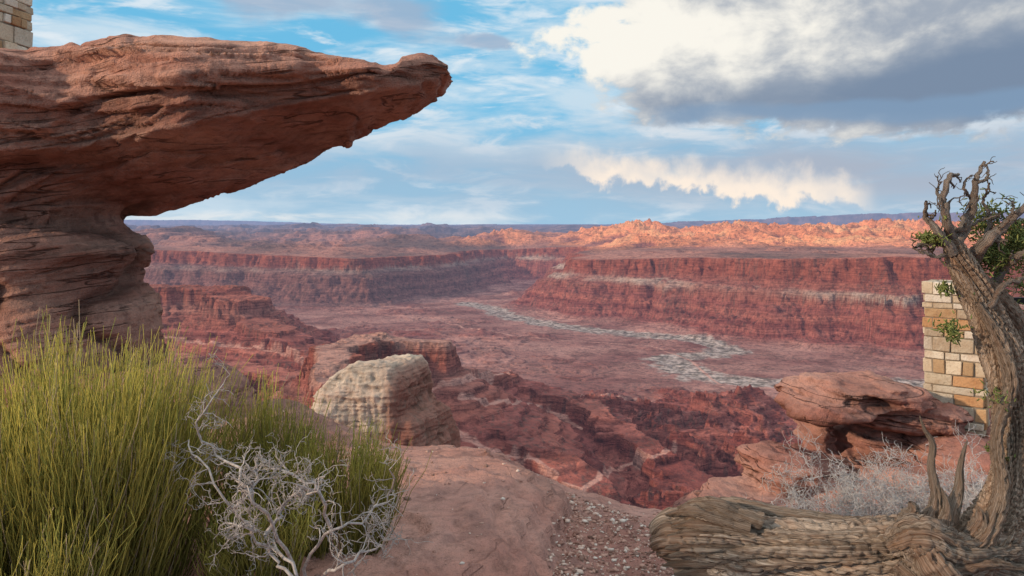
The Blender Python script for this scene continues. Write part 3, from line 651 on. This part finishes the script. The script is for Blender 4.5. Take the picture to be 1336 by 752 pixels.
f2=t.m('MULTIPLY',t.sst(stk2,.48,.68),.75);col=t.mix(f2,col,S((232,239,244)))
b1=t.m('ADD',gau(450,225,420,42),gau(1150,215,420,50));b1=t.m('MULTIPLY',b1,t.sst(stk,.30,.6,.5,1.),None,True)
col=t.mix(t.m('MULTIPLY',b1,.75),col,S((156,184,210)))
b2=gau(1120,215,360,48);col=t.mix(t.m('MULTIPLY',b2,t.sst(stk,.3,.6,.55,1.)),col,S((170,181,198)))
b3=t.m('MULTIPLY',gau(950,165,420,22),t.sst(stk2,.4,.62));col=t.mix(t.m('MULTIPLY',b3,.8),col,S((222,228,234)))
hl=t.m('MULTIPLY',gau(400,283,330,6,False),t.sst(stk2,.35,.6));col=t.mix(t.m('MULTIPLY',hl,.8),col,S((228,232,234)))
g1=t.m('ADD',t.m('ADD',gau(520,25,80,30),gau(350,0,70,24)),gau(640,60,45,12));g1=t.sst(t.m('ADD',t.m('MULTIPLY',g1,.8),t.m('MULTIPLY',t.m('SUBTRACT',fine,.5),1.1)),.2,.6)
col=t.mix(t.m('MULTIPLY',g1,.8),col,S((160,178,202)))
cu=t.m('ADD',t.m('ADD',gau(930,40,200,85),gau(1180,20,230,80)),t.m('MULTIPLY',gau(1250,100,300,55),.9))
cud=t.m('ADD',cu,t.m('MULTIPLY',t.m('SUBTRACT',puff,.5),1.35));cm=t.sst(cud,.38,.60)
lit=t.m('ADD',t.m('ADD',gau(790,50,100,70),t.m('MULTIPLY',gau(960,45,230,55),.62)),t.m('MULTIPLY',t.m('SUBTRACT',puff,.5),2.3))
cc=t.mix(t.sst(lit,-.1,.95),S((160,170,184)),S((250,246,236)))
und=t.m('ADD',gau(1180,120,300,34),t.m('MULTIPLY',gau(1330,60,120,60),.7));und=t.m('ADD',und,t.m('MULTIPLY',t.m('SUBTRACT',fine,.5),1.))
cc=t.mix(t.sst(und,.15,1.1),cc,S((122,140,164)))
col=t.mix(cm,col,cc)
dk=t.m('ADD',gau(1130,142,280,16),t.m('MULTIPLY',t.m('SUBTRACT',fine,.5),1.1));col=t.mix(t.sst(dk,.3,.8,0.,.75),col,S((128,156,186)))
# hanging, sun-warmed cloud fringe
vp=nz(1.3,1.,26,6,.55,9.1,.2);big=nz(1.,1.,9,4,.5,12.,.0)
eb=t.m('ADD',E_(740,232),t.m('MULTIPLY',t.m('SUBTRACT',az,A(740)),(E_(1130,276)-E_(740,232))/(A(1130)-A(740))))
hh=t.m('MULTIPLY',t.m('SUBTRACT',e,eb),F)
hh=t.m('ADD',hh,t.m('ADD',t.m('MULTIPLY',t.m('SUBTRACT',vp,.5),58.),t.m('MULTIPLY',t.m('SUBTRACT',big,.5),66.)))
fr=t.m('MULTIPLY',t.sst(hh,-3.,7.),t.sst(hh,48.,10.))
fr=t.m('MULTIPLY',fr,t.m('MULTIPLY',t.sst(az,A(690),A(790)),t.sst(az,A(1150),A(1100))))
fr=t.m('MULTIPLY',fr,t.sst(big,.33,.5,.65,1.))
col=t.mix(fr,col,S((254,238,222)))
oh=t.m('MULTIPLY',t.sst(e,.38,.7),t.sst(fine,.35,.6,.55,1.));col=t.mix(oh,col,S((250,246,242),10.5))  # bright overhead cloud out of view, added to lift the ground light
col=t.mix(t.sst(e,0.,-.05),col,S((120,88,76)))
t.L.new(col,bg.inputs[0])
sl=bpy.data.lights.new('sun','SUN');sl.energy=3.2;sl.angle=math.radians(2.5);sl.color=(1,.75,.52)
so=bpy.data.objects.new('sun',sl);scene.collection.objects.link(so)
v=Vector((SA[0]*math.cos(SE),SA[1]*math.cos(SE),math.sin(SE)));so.rotation_euler=v.to_track_quat('Z','Y').to_euler()
cd=bpy.data.cameras.new('camera');co=bpy.data.objects.new('camera',cd);scene.collection.objects.link(co)
co.location=(0,0,0);co.rotation_euler=(math.pi/2,0,0);cd.lens=26;cd.sensor_width=36;cd.shift_y=-84/1336;cd.clip_start=.05;cd.clip_end=150000
scene.camera=co
scene.view_settings.view_transform='Standard';scene.view_settings.look='None';scene.view_settings.exposure=0
